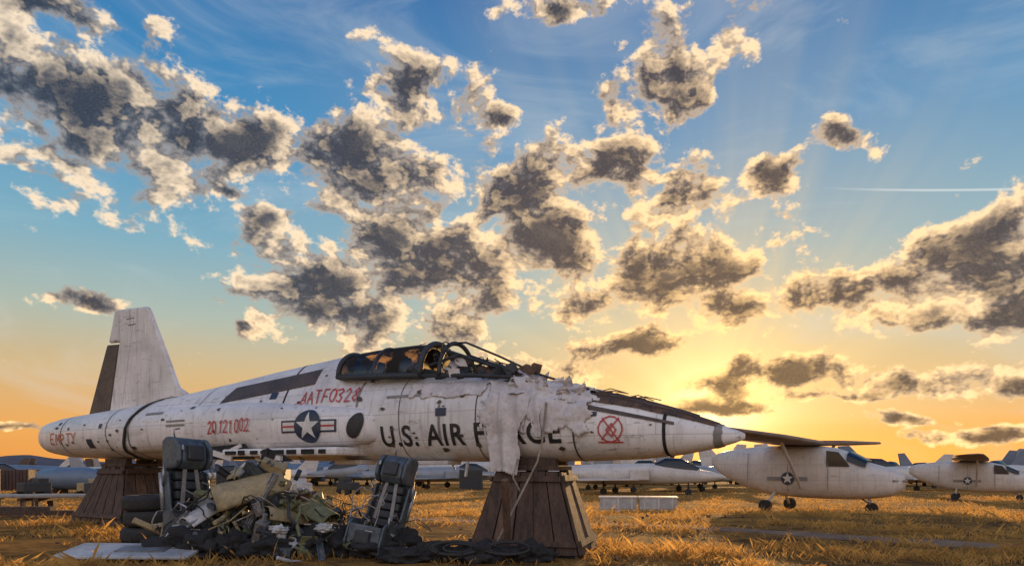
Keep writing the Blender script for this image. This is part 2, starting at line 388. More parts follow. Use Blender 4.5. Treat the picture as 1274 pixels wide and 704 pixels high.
poly_decal('insignia_bar_border',[[(-3.45,1.49),(-2.51,1.49),(-2.51,1.66),(-3.45,1.66)]],M_navy,.007)
poly_decal('insignia_bars',[[(-3.42,1.515),(-2.54,1.515),(-2.54,1.635),(-3.42,1.635)]],M_wpaint,.010)
poly_decal('insignia_stripe',[[(-3.42,1.562),(-2.54,1.562),(-2.54,1.588),(-3.42,1.588)]],M_red,.013)
poly_decal('insignia_disc',[circle(cx_,cz_,R_)],M_navy,.016)
star=[];
for i in range(10):
    r=.2 if i%2==0 else .078; a=math.pi/2+i*math.pi/5; star.append((cx_+r*math.cos(a),cz_+r*math.sin(a)))
poly_decal('insignia_star',[[star[(2*i-1)%10],star[2*i],star[2*i+1],(cx_,cz_)] for i in range(5)],M_wpaint,.019)
poly_decal('spine_panel',[[(-5.1,2.0),(-3.2,2.19),(-3.18,2.42),(-5.0,2.26)]],M_brown,.01)
el=[];
for i in range(30):
    a=2*math.pi*i/30; x=.11*math.cos(a); z=.17*math.sin(a); el.append((-2.25+x+z*.25,1.57+z))
poly_decal('oval_opening',[el],M_black,.012)
rect=lambda s,z,w,h:[(s-w/2,z-h/2),(s+w/2,z-h/2),(s+w/2,z+h/2),(s-w/2,z+h/2)]
poly_decal('small_hatches',[rect(-8.6,1.45,.2,.16),rect(-3.95,2.06,.14,.1),rect(-.95,1.70,.16,.10),rect(-.93,1.95,.09,.12),rect(-8.2,1.75,.1,.08),rect(.05,1.9,.07,.05),rect(1.05,1.6,.06,.05),rect(-9.9,1.85,.1,.05),rect(-7.2,1.35,.12,.05),rect(-5.6,1.95,.1,.04)],M_navy,.009)
poly_decal('louvre_panel',[rect(-5.9,1.75,.5,.03),rect(-5.9,1.68,.5,.03)],M_tape,.009)
poly_decal('patch_tape',[rect(-1.4,1.93,.9,.035),rect(-.98,1.6,.035,.5),rect(-2.35,2.0,.035,.35),rect(-6.6,1.9,.5,.04)],M_tape,.0075)
random.seed(3)
pl=[]
for i in range(60):
    s=random.uniform(-10.5,1.7); zt,zb,w,tp=prof(s); z=random.uniform(zb+.12,zt-.22); n_=random.randint(5,8); r=random.uniform(.01,.04)
    pl.append([(s+r*random.uniform(.6,2.2)*math.cos(2*math.pi*q/n_),z+r*random.uniform(.5,1)*math.sin(2*math.pi*q/n_),random.uniform(0,.001)) for q in range(n_)])
poly_decal('paint_chips',pl,M_brown,.0105)
for s,w in((.8,.02),(1.78,.035),(-1.62,.012),(-8.0,.02),(-9.75,.025),(-3.72,.03),(-5.6,.012),(-.45,.015)):
    shell('seam_ring',s,s+w,0,360,.006,M_brown if w<.03 else M_dark,1,56)
shell('nose_exposed_bay',.86,2.3,40,140,.014,M_rust,30,24,jit=.09)
shell('nose_tip_tape',2.28,2.36,0,360,.008,M_tape,4,32,jit=.02)
A=Acc()
for s in np.arange(1.0,2.1,.22):
    A.tube([ringpt(s,math.radians(a),.016) for a in range(40,141,9)],.008,6)
for a in(46,90,120):
    A.tube([ringpt(s,math.radians(a)+.04*math.sin(s*9),.018) for s in np.linspace(.8,2.1,14)],.008,6)
for i in range(10):
    s=random.uniform(.9,2.0); p=ringpt(s,math.radians(random.uniform(50,120)),.012); A.box(p,(random.uniform(.05,.16),random.uniform(.03,.1),random.uniform(.02,.04)),(random.uniform(0,.2),random.uniform(0,.3),random.random()))
for i in range(5):
    s=random.uniform(.9,1.5); p=ringpt(s,math.radians(random.uniform(60,110)),.02); A.tube([p,p+Vector((.12,0,random.uniform(.0,.03))),p+Vector((.3,0,random.uniform(-.06,-.03)))],.006,5)
A.out('nose_bay_ribs',M_brown,jet)
poly_decal('nose_strip',[[(.95,1.66),(1.9,1.46),(1.9,1.49),(.95,1.71)]],M_brown,.012)
Mfin=Matrix(((1,0,0,0),(0,0,1,0),(0,1,0,0),(0,0,0,1)))
def finpart(nm,poly,th,mat):
    a=Acc(); a.slab(poly,th,Mfin); a.out(nm,mat,jet,bevel=th*.4)
finpart('vertical_fin',[(-9.18,2.0),(-8.83,3.38),(-9.2,3.40),(-8.99,3.97),(-8.9,4.0),(-7.95,3.95),(-7.86,3.86),(-7.0,2.42),(-6.7,2.28),(-6.6,2.1)],.09,M_finskin)
finpart('rudder',[(-9.93,2.04),(-9.27,3.37),(-8.86,3.35),(-9.21,2.04)],.06,M_brown)
finpart('fin_marks',[(-8.55,3.62),(-8.25,3.62),(-8.25,3.7),(-8.55,3.7)],.096,M_black)
finpart('fin_marks_small',[(-8.6,3.76),(-8.3,3.76),(-8.3,3.8),(-8.6,3.8)],.096,M_black)
finpart('fin_seam',[(-8.72,2.2),(-8.70,2.2),(-8.3,3.9),(-8.32,3.9)],.094,M_tape)
A=Acc(); A.box((-3.5,0,1.23),(2.3,1.75,.11)); A.box((-5.0,0,1.22),(.9,1.5,.08),(0,.05,0)); A.out('wing_root',M_skin,jet,bevel=.03)
A=Acc(); s=-4.55
while s<-2.6:
    w=random.uniform(.08,.26); A.box((s+w/2,-.88,1.23),(w,.03,random.uniform(.04,.085))); s+=w+random.uniform(.04,.16)
A.out('wing_root_recess_shade',M_dark,jet)  # solid dark blocks; recess shade is put into their colour
A=Acc(); A.slab([(-5.3,1.14),(-4.0,1.14),(-4.2,1.36),(-5.1,1.33)],.02,Mfin@Matrix.Translation((0,0,-.82)));A.slab([(-3.9,1.1),(-3.1,1.1),(-3.3,1.19)],.02,Mfin@Matrix.Translation((0,0,-.9)))
A.out('cut_skin_hole_shade',M_dark,jet)  # flat dark slabs, the shade of cut holes put into colour
A=Acc(); A.box((-4.7,-.84,1.2),(.5,.05,.08),(0,.2,0)); A.box((-4.4,-.84,1.29),(.3,.04,.05),(0,-.3,0)); A.box((-3.5,-.93,1.16),(.4,.05,.06),(0,.1,0)); A.out('cut_edge_scraps',M_wpaint,jet)
def strapgeo(s_top,s_bot,nm,w,mat):
    V=[];F=[];n=40
    for i in range(n+1):
        f=i/n; a=math.radians(90+180*f); s=s_top+(s_bot-s_top)*f
        p=ringpt(s,a,.0); yy=-max(-p.y,side(s,p.z) if p.z>1.25 else 0)
        for d in(-w/2,w/2): V.append((s+d,yy-.015*abs(math.cos(a)),p.z+.015*math.sin(a)))
    F=[(2*i,2*i+1,2*i+3,2*i+2) for i in range(n)]
    o=mk(nm,V,F,mat,jet,True); m_=o.modifiers.new('s','SOLIDIFY'); m_.thickness=.012
strapgeo(-6.85,-7.75,'tie_strap',.07,M_strap); strapgeo(-7.2,-7.3,'tie_strap_thin',.025,M_tape)
def arc(s,sill,top,w,n=20):
    return [(s,w*math.cos(math.pi*j/n),sill+(top-sill)*math.sin(math.pi*j/n)**.9) for j in range(n+1)]
cs=[(-2.82,2.27,2.61,.37),(-2.5,2.24,2.63,.4),(-2.1,2.22,2.64,.41),(-1.7,2.2,2.64,.41),(-1.35,2.18,2.62,.4)]
loft('canopy_glass',[arc(*c) for c in cs],M_glass,jet,cap=False,closed=False)
A=Acc()
A.tube(arc(-2.8,2.26,2.62,.38),.035,8); A.tube(arc(-1.35,2.17,2.64,.405),.04,8); A.tube(arc(-1.05,2.15,2.62,.40),.03,8); A.tube(arc(-2.15,2.15,2.64,.40),.03,8)
A.tube([(c[0],0,c[2]) for c in cs],.025,8)
for sg in(-1,1):
    A.tube([(c[0],sg*c[3],c[1]) for c in cs],.045,8); A.tube([(-1.35,sg*.4,2.18),(-.6,sg*.38,2.14),(0,sg*.33,2.08)],.025,8)
    A.tube([(-1.05,sg*.3,2.5),(-.55,sg*.25,2.32),(.25,sg*.05,2.03)],.022,8)
    A.tube([(-1.2,sg*.39,2.3),(-.8,sg*.3,2.42)],.02,8)
A.tube([(-1.05,0,2.63),(-.9,-.02,2.62),(-.4,0,2.40),(.1,0,2.16),(.5,0,2.02)],.014,8)
A.out('canopy_frame',M_seatd,jet,True)
A=Acc()
for i in range(20):
    s=random.uniform(-1.3,-.1); y=random.uniform(-.32,.3); h=random.uniform(.05,.2)*(1.1 if s<-.6 else .8)
    A.box((s,y,2.13+h*.4),(random.uniform(.03,.2),random.uniform(.03,.15),h),(random.uniform(-.6,.6),random.uniform(-.8,.8),random.random()))
A.box((-1.95,0,2.3),(.1,.3,.45),(0,-.15,0)); A.box((-2.62,0,2.34),(.25,.5,.36)); A.box((-1.98,.0,2.48),(.08,.2,.12),(0,-.15,0)); A.box((-.95,0,2.25),(.08,.3,.35),(0,-.2,0)); A.box((-1.5,0,2.22),(.2,.5,.16)); A.box((-2.35,0,2.25),(.4,.55,.18))
A.out('cockpit_equipment',M_seatd,jet,bevel=.008)
A=Acc()
for i in range(26):
    s=random.uniform(-1.3,-.2); p=[Vector((s,random.uniform(-.42,.3),random.uniform(2.1,2.4)))]
    for k in range(7): p.append(p[-1]+Vector((random.gauss(.03,.08),random.gauss(0,.06),random.gauss(0,.07))))
    for q in p: q.z=max(2.05,min(q.z,2.60-.45*max(0,q.x+1.0)))
    A.tube([tuple(x) for x in spl(p,4)],random.uniform(.004,.009),5)
A.out('loose_wiring',M_strap,jet)
for nm,mt,cnt in(('broken_panels',M_rust,14),('torn_white_scraps',M_sheet,10)):
    A=Acc()
    for i in range(cnt):
        s=random.uniform(-1.25,.2); 
        M_=Matrix.Translation((s,random.uniform(-.4,.1),2.15+random.uniform(0,.2)*(1 if s<-.5 else .3)))@Euler((random.uniform(.8,2),random.uniform(-.7,.7),random.random())).to_matrix().to_4x4()
        pl=[(random.uniform(.04,.13)*math.cos(a),random.uniform(.04,.1)*math.sin(a)) for a in np.linspace(0,5.4,6)]
        A.slab(pl,.01,M_)
    A.out(nm,mt,jet)
def cloth(name,s0,s1,z0,z1,seed,off=.03,amp=.05,ragged=.12,ns=70,nz=80,taper=0,hang=True,shear=0):
    V=[];F=[];keep={}
    for i in range(ns+1):
        for j in range(nz+1):
            u=i/ns; v_=j/nz
            z=z1+(z0-z1)*v_; cs_=(s0+s1)/2; wd=(s1-s0)/2*(1-taper*v_)
            s=cs_+(u*2-1)*wd+.05*noise.noise(Vector((seed,z*4,1)))+shear*v_
            zz=max(z,1.42) if hang else z
            y=side(s,zz)+off+amp*abs(noise.fractal(Vector((s*4+seed,z*1.0,seed)),1,2,3))+amp*.35*math.sin(s*30+z*4+seed+2*noise.noise(Vector((s,z*2,seed))))
            V.append((s,-y,z))
            e=min(u,1-u,v_*1.5,(1-v_)*1.2)
            keep[len(V)-1]= e>ragged*.5+ragged*.9*noise.fractal(Vector((s*4+seed,z*4,2)),1,2,4)
    n=nz+1
    for i in range(ns):
        for j in range(nz):
            q=(i*n+j,i*n+j+1,(i+1)*n+j+1,(i+1)*n+j)
            if sum(keep[k] for k in q)>=3: F.append(q)
    o=mk(name,V,F,M_sheet,jet,True); m_=o.modifiers.new('s','SOLIDIFY'); m_.thickness=.006
    bm=bmesh.new(); bm.from_mesh(o.data); bmesh.ops.delete(bm,geom=[v for v in bm.verts if not v.link_faces],context='VERTS'); bm.to_mesh(o.data); bm.free()
cloth('hanging_coating_flap',-.26,.30,.90,2.0,3.3,taper=.3,amp=.055,ragged=.1,off=.035,shear=-.08)
cloth('hanging_coating_strip',.26,.50,1.36,1.95,8.1,taper=.5,ragged=.2,amp=.03)
cloth('peeled_coating_patch',-1.5,-.3,1.86,2.1,5.2,ragged=.2,amp=.02,nz=24,hang=False,off=.012)
def topcloth(name,s0,s1,a0,a1,seed,off,amp,rg=.1):
    V=[];F=[];ns,na=80,44; kp=[]
    for i in range(ns+1):
        for j in range(na+1):
            u=i/ns;w_=j/na; s=s0+(s1-s0)*u; a=math.radians(a0+(a1-a0)*w_)
            nn=noise.fractal(Vector((s*2.2,a*1.6,seed)),1,2,3)+.3*math.sin(s*9+a*5+seed)
            V.append(ringpt(s,a,off+amp*abs(nn)*1.5))
            e=min(u,1-u,w_,1-w_); kp.append(e>rg*.6+rg*1.4*noise.fractal(Vector((s*5,a*4,seed)),1,2,4))
    n=na+1
    for i in range(ns):
        for j in range(na):
            q=(i*n+j,i*n+j+1,(i+1)*n+j+1,(i+1)*n+j)
            if sum(kp[k] for k in q)>=3: F.append(q)
    o=mk(name,V,F,M_sheet,jet,True); m_=o.modifiers.new('s','SOLIDIFY'); m_.thickness=.006
topcloth('loose_coating',-.4,1.1,60,198,2.0,.012,.03)
topcloth('loose_coating_ridge',-.05,.95,75,150,6.0,.015,.075,.16)
A=Acc()
for i in range(20):
    s=random.uniform(-.1,.95); p=ringpt(s,math.radians(random.uniform(85,135)),.02); l=random.uniform(.08,.2); t=random.uniform(-.9,.9)
    q=p+Vector((math.sin(t)*l,random.uniform(-.08,.0),math.cos(t)*l*.8)); wv=Vector((random.uniform(.03,.09),.01,0)); mid=(p+q)/2+Vector((0,-.03,0))
    A.add([p-wv,p+wv,mid+wv*.8,q,mid-wv*.7],[(0,1,2,3,4)])
o=A.out('torn_coating_shreds',M_sheet,jet); m_=o.modifiers.new('s','SOLIDIFY'); m_.thickness=.006
A=Acc(); A.tube([(.5,-.46,1.75),(.47,-.5,1.3),(.42,-.52,1.08),(.2,-.62,.6),(.0,-.78,.1)],.012,6); A.tube([(.15,-.5,1.12),(.12,-.55,.9),(.18,-.5,.75)],.01,6)
A.out('tie_rope',M_rope,jet)
A=Acc(); A.box((-2.6,-.25,1.09),(.5,.3,.06)); A.box((-1.4,-.2,1.08),(.9,.3,.05)); A.tube([(-.75,-.2,1.1),(-.75,-.25,.9)],.02); A.tube([(-1.0,-.2,1.1),(-.95,-.2,.98)],.015); A.out('belly_doors',M_skin2,jet,bevel=.01)
# ------------------------------------------------------------ wooden stands
def stand(loc,rz,bw,bd,tw,td,h,seed,n=6):
    random.seed(seed)
    e=empty('wooden_stand',loc,rz)
    B=[(-bw,-bd,0),(bw,-bd,0),(bw,bd,0),(-bw,bd,0)]; T=[(-tw,-td,h),(tw,-td,h),(tw,td,h),(-tw,td,h)]
    B=[Vector(b) for b in B]; T=[Vector(t) for t in T]
    A1=Acc();A2=Acc()
    for f in range(4):
        b0,b1,t0,t1=B[f],B[(f+1)%4],T[f],T[(f+1)%4]
        nrm=(b1-b0).cross(t0-b0).normalized()
        for i in range(n):
            u0=i/n+random.uniform(.002,.012); u1=(i+1)/n-random.uniform(.002,.014); th=.02+random.uniform(0,.014)
            lo=random.uniform(0,.05); hi=1-random.uniform(0,.04)
            def P(u,w): return (b0.lerp(b1,u)).lerp(t0.lerp(t1,u),w)
            q=[P(u0,lo),P(u1,lo+random.uniform(-.01,.01)),P(u1,hi),P(u0,hi)]
            V=q+[p+nrm*th for p in q]
            (A1 if random.random()<.65 else A2).add(V,[(0,1,2,3),(4,7,6,5),(0,4,5,1),(1,5,6,2),(2,6,7,3),(3,7,4,0)])
        for w in(.12,.86):
            q=[(b0.lerp(t0,w)),(b1.lerp(t1,w)),(b1.lerp(t1,w+.06)),(b0.lerp(t0,w+.07))]
            q=[p+nrm*.036 for p in q]; V=q+[p+nrm*.025 for p in q]
            A1.add(V,[(0,1,2,3),(4,7,6,5),(0,4,5,1),(1,5,6,2),(2,6,7,3),(3,7,4,0)])
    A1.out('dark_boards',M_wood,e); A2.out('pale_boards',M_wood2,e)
    k=.985; mk('dark_gap_box',[b*k for b in B]+[Vector((t.x*k*.97,t.y*k*.97,t.z*.99)) for t in T],[(0,1,5,4),(1,2,6,5),(2,3,7,6),(3,0,4,7),(4,5,6,7)],M_dark,e)  # dark box added inside so the board gaps read as black shade
    C=Acc(); C.box((0,0,h+.03),(tw*2.1,td*2.2,.06)); C.box((0,-td*.8,h+.09),(tw*1.9,.12,.1)); C.box((0,td*.8,h+.09),(tw*1.9,.12,.1)); 
    C.out('saddle_beams',M_wood,e,bevel=.008)
    return e
jl=lambda s,o=0:(.193+.8565*s+.516*o,8.32-.516*s+.8565*o,0)
stand(jl(.1),JA+.25,.66,.55,.36,.34,.98,11,5)
stand(jl(-8.4),JA,.85,.7,.36,.36,1.04,12,5)
e=empty('wooden_prop',jl(.25,-.9),JA); A=Acc(); A.box((0,0,.45),(.06,.06,1.0),(.45,.25,0)); A.out('prop_timber',M_wood2,e)

# ------------------------------------------------------------ ejection seats (local -y is the front)
def MX(x): return Matrix(((0,0,1,x),(1,0,0,0),(0,1,0,0),(0,0,0,1)))
def seat(loc,rot,sc=1):
    e=empty('ejection_seat',loc); e.rotation_euler=rot; e.scale=(sc,)*3
    A=Acc()
    for x in(-.17,.17): A.box((x,.16,.62),(.05,.08,1.2))
    A.box((0,.13,.65),(.42,.035,.9))
    side_p=[(.14,.02),(-.3,.02),(-.34,.12),(-.33,.36),(-.26,.42),(-.08,.43),(.0,.52),(.03,.9),(.14,.95)]
    for x in(-.24,.24): A.slab(side_p,.03,MX(x))
    A.box((0,-.08,.13),(.46,.44,.2)); A.box((0,-.31,.2),(.44,.03,.3),(.12,0,0))
    A.out('seat_frame',M_seat,e,bevel=.012)
    A=Acc(); hp=[(.16,.93),(-.02,.93),(-.09,1.0),(-.10,1.16),(-.03,1.27),(.1,1.3),(.17,1.26)]
    A.slab(hp,.3,MX(0)); 
    for x in(-.19,.19): A.slab([(p[0]*1.12-.015,p[1]) for p in hp],.05,MX(x))
    A.out('headrest_box',M_seat,e,bevel=.03)
    A=Acc()
    for k in range(5): A.box((0,.06-.004*k,.44+k*.105),(.34,.09,.095),(-.05,0,0))
    for k in range(3): A.box((0,-.22+k*.11,.27),(.38,.1,.08))
    A.box((0,-.105,1.1),(.2,.05,.17)); A.box((0,-.35,.2),(.2,.04,.16),(.15,0,0))
    A.out('cushions',M_seatd,e,bevel=.022)
    A=Acc(); A.tube([(-.08,.22,.1),(-.08,.22,1.15)],.045,12); A.tube([(.1,.22,.2),(.1,.22,.95)],.035,12)
    for x in(-.27,.27): A.tube([(x,-.26,.34),(x,-.3,.48),(x,-.18,.54),(x,-.06,.46)],.013,8); A.tube([(x*.98,.1,.75),(x*1.12,.02,.88),(x*.98,.06,1.0)],.011,8); A.tube([(x,.1,.5),(x,.12,.9)],.022,8)
    A.tube([(-.1,.1,1.28),(-.12,.09,1.38),(-.05,.09,1.4)],.01,6)
    A.out('tubes_and_handles',M_alu,e,True)
    A=Acc()
    for x,t in((-.09,.12),(.09,-.1)): A.box((x,.0,.72),(.045,.012,.5),(.0,t,0))
    A.box((0,-.1,.325),(.36,.05,.012))
    for k in range(6):
        p=[Vector((random.uniform(-.25,.25),random.uniform(-.3,-.05),random.uniform(.3,.9)))]
        for q in range(5): p.append(p[-1]+Vector((random.gauss(0,.06),random.gauss(-.01,.03),random.gauss(-.06,.06))))
        A.tube([tuple(x) for x in spl(p,4)],.007,5)
    A.out('harness_straps',M_tape,e)
    A=Acc()
    for z in(.2,.3): 
        for x in(-.258,.258): A.box((x,-.1,z),(.01,.12,.035))
    A.box((.06,-.33,.3),(.1,.012,.04)); A.box((-.16,-.118,1.15),(.02,.01,.05)); A.out('placards',M_wht,e)
random.seed(5)
seat((-3.80,8.15,-.02),(math.radians(-8),math.radians(3),math.radians(60)),1.1)
seat((-1.60,7.85,-.02),(math.radians(-14),math.radians(8),math.radians(-22)),.95)
for i,(dx,dz,r) in enumerate(((0,.11,.37),(.03,.33,.36),(-.02,.54,.34))):
    e=empty('aircraft_tire',(-4.95+dx,9.35,dz)); R=[]; 
    P=[(.42,-.08),(.45,-.1),(.8,-.105),(.93,-.09),(1,-.05),(.985,-.02),(1,0),(.985,.02),(1,.05),(.93,.09),(.8,.105),(.45,.1),(.42,.08)]
    V=[];F=[];n=48
    for k in range(n):
        a=2*math.pi*k/n
        for q in P: V.append((q[0]*r*math.cos(a),q[0]*r*math.sin(a),q[1]))
    mlen=len(P)
    for k in range(n):
        for q in range(mlen-1):
            F.append((k*mlen+q,((k+1)%n)*mlen+q,((k+1)%n)*mlen+q+1,k*mlen+q+1))
    mk('tire_carcass',V,F,M_rubber,e,True)
    A=Acc(); A.tube([(0,0,-.07),(0,0,.07)],r*.43,24); A.tube([(0,0,-.09),(0,0,.09)],r*.18,16); A.out('wheel_hub',M_alu,e)

# ------------------------------------------------------------ scrap pile
random.seed(21)
sp=empty('scrap_pile',(-2.75,8.3,0))
accs={k:Acc() for k in('tan','green','alu','dark','seat','wht','rust')}
mats={'tan':M_tan,'green':M_green,'alu':M_alu,'dark':M_seatd,'seat':M_seat,'wht':M_wht,'rust':M_rust}
def hgt(x): return .86*math.exp(-((x+.25)/.75)**2)+.3
for i in range(320):
    x=random.gauss(-.05,.65); x=max(-1.4,min(1.4,x)); y=random.gauss(0,.35)
    z=random.uniform(.03,1)*hgt(x)*math.exp(-(y/.6)**2)
    k=random.choices(list(accs),[.28,.18,.13,.18,.14,.05,.05])[0]; A=accs[k]
    R=Euler((random.uniform(-1.3,1.3),random.uniform(-1.3,1.3),random.random()*6)).to_matrix().to_4x4(); M_=Matrix.Translation((x,y,z))@R
    t=random.random(); sc=random.uniform(.06,.26)
    if t<.35:
        n_=random.randint(4,7); pl=[(sc*random.uniform(.6,1.3)*math.cos(2*math.pi*q/n_),sc*random.uniform(.4,1)*math.sin(2*math.pi*q/n_)) for q in range(n_)]
        A.slab(pl,.012,M_)
        A.slab([(-sc*.8,-.01),(sc*.8,-.01),(sc*.8,.01),(-sc*.8,.01)],.05,M_)
    elif t<.6:
        A.add([M_@Vector((a,b_,c)) for a in(-sc*.7,sc*.7) for b_ in(-sc*.35,sc*.35) for c in(-sc*.25,sc*.25)],[(0,1,3,2),(4,6,7,5),(0,4,5,1),(2,3,7,6),(0,2,6,4),(1,5,7,3)])
        A.tube([M_@Vector((sc*.7,0,0)),M_@Vector((sc*1.1,0,0))],sc*.12,8)
    elif t<.85:
        l=sc*2.4; A.tube([M_@Vector((-l/2,0,0)),M_@Vector((l*.1,0,0)),M_@Vector((l*.5,l*random.uniform(-.3,.3),0))],random.uniform(.008,.03),8)
    else:
        for d in(-1,1): A.slab([(-sc*1.4,-.03),(sc*1.4,-.03),(sc*1.4,.03),(-sc*1.4,.03)],.01,M_@Matrix.Translation((0,0,d*.03)))
        A.slab([(-sc*1.4,-.04),(sc*1.4,-.04),(sc*1.4,.04),(-sc*1.4,.04)],.012,M_@Matrix.Rotation(math.pi/2,4,'X'))
for k,A in accs.items(): A.out(k+'_parts',mats[k],sp,bevel=.003)
def cowl(c,r,l,rot,mat,a0=0,a1=150):
    V=[];F=[];na,nl=20,6
    R=Euler(rot).to_matrix()
    for i in range(nl+1):
        for j in range(na+1):
            a=math.radians(a0+(a1-a0)*j/na); rr=r*(1-.15*i/nl)+.01*noise.noise(Vector((i,j*.5,r)))
            V.append(Vector(c)+R@Vector(((i/nl-.5)*l,rr*math.cos(a),rr*math.sin(a))))
    F=[(i*(na+1)+j,i*(na+1)+j+1,(i+1)*(na+1)+j+1,(i+1)*(na+1)+j) for i in range(nl) for j in range(na)]
    o=mk('curved_cowling',V,F,mat,sp,True); m_=o.modifiers.new('s','SOLIDIFY'); m_.thickness=.015
cowl((-.35,-.15,.66),.27,.8,(.3,-.3,.4),M_tan,10,170); cowl((.35,-.15,.45),.19,.7,(.2,.35,-.5),M_green,0,160); cowl((.95,.1,.25),.14,.5,(1.2,.2,.3),M_seat); cowl((-.8,-.25,.45),.16,.6,(.8,-.5,.9),M_wht,0,120); cowl((.1,-.3,.38),.15,.55,(.9,.2,.8),M_tan,0,130)
A=Acc()
for i in range(70):
    p=[Vector((random.uniform(-1.1,1.1),random.uniform(-.55,.2),random.uniform(.1,.7)))]
    for k in range(9): 
        p.append(p[-1]+Vector((random.gauss(0,.1),random.gauss(-.01,.06),random.gauss(-.04,.08)))); p[-1].z=max(.02,p[-1].z)
    A.tube([tuple(x) for x in spl(p,4)],random.uniform(.004,.012),5)
A.out('wire_tangle',M_strap,sp)
A=Acc()
for i in range(22):
    p=[Vector((random.uniform(-1.1,1.1),random.uniform(-.55,.0),random.uniform(.1,.7)))]
    for k in range(6): 
        p.append(p[-1]+Vector((random.gauss(0,.12),random.gauss(0,.05),random.gauss(-.03,.08)))); p[-1].z=max(.02,p[-1].z)
    A.tube([tuple(x) for x in spl(p,4)],random.uniform(.005,.01),5)
A.out('pale_hoses',M_rope,sp)
for i in range(12): blob('canvas_heap',(-1.1+i*.23,-.5+random.uniform(-.15,.12),.11),(random.uniform(.2,.34),.24,random.uniform(.14,.24)),M_cloth,sp,i,.45,1.8,4,zmin=-.01)
for i in range(3): blob('crumpled_plastic',(random.uniform(-.2,.8),-.62,.28+random.uniform(-.08,.08)),(.11,.08,.05),M_wht,sp,i+20,.5,2,4)
e=empty('white_panel',(-4.15,7.5,.0),.12); A=Acc(); A.box((0,0,.10),(1.35,.7,.035),(.09,.02,0)); A.box((-.5,-.1,.04),(.1,.4,.08)); A.box((.5,.1,.035),(.1,.4,.07)); A.out('panel_sheet',M_wht,e,bevel=.008)
A=Acc(); A.box((.1,-.0,.123),(.5,.3,.012),(.09,.02,0)); A.out('panel_patch',M_alu,e)
e=empty('canvas_bundle',(-.45,7.35,0),0)
for i in range(6): blob('bundle_lump',(-.7+i*.27,random.uniform(-.05,.1),.07),(.25,.17,.1+.04*(i%2)),M_cloth,e,i+40,.4,1.9,4,zmin=-.01)
A=Acc()
for i in range(5):
    c=Vector((random.uniform(-.2,.5),-.1,.1)); r=random.uniform(.1,.18)
    A.tube([c+Vector((r*math.cos(t)*1.5,.3*r*math.sin(t),.06+r*.4*math.sin(t))) for t in np.linspace(0,6.2,22)],.014,6)
A.out('hose_loops',M_rubber,e,True)
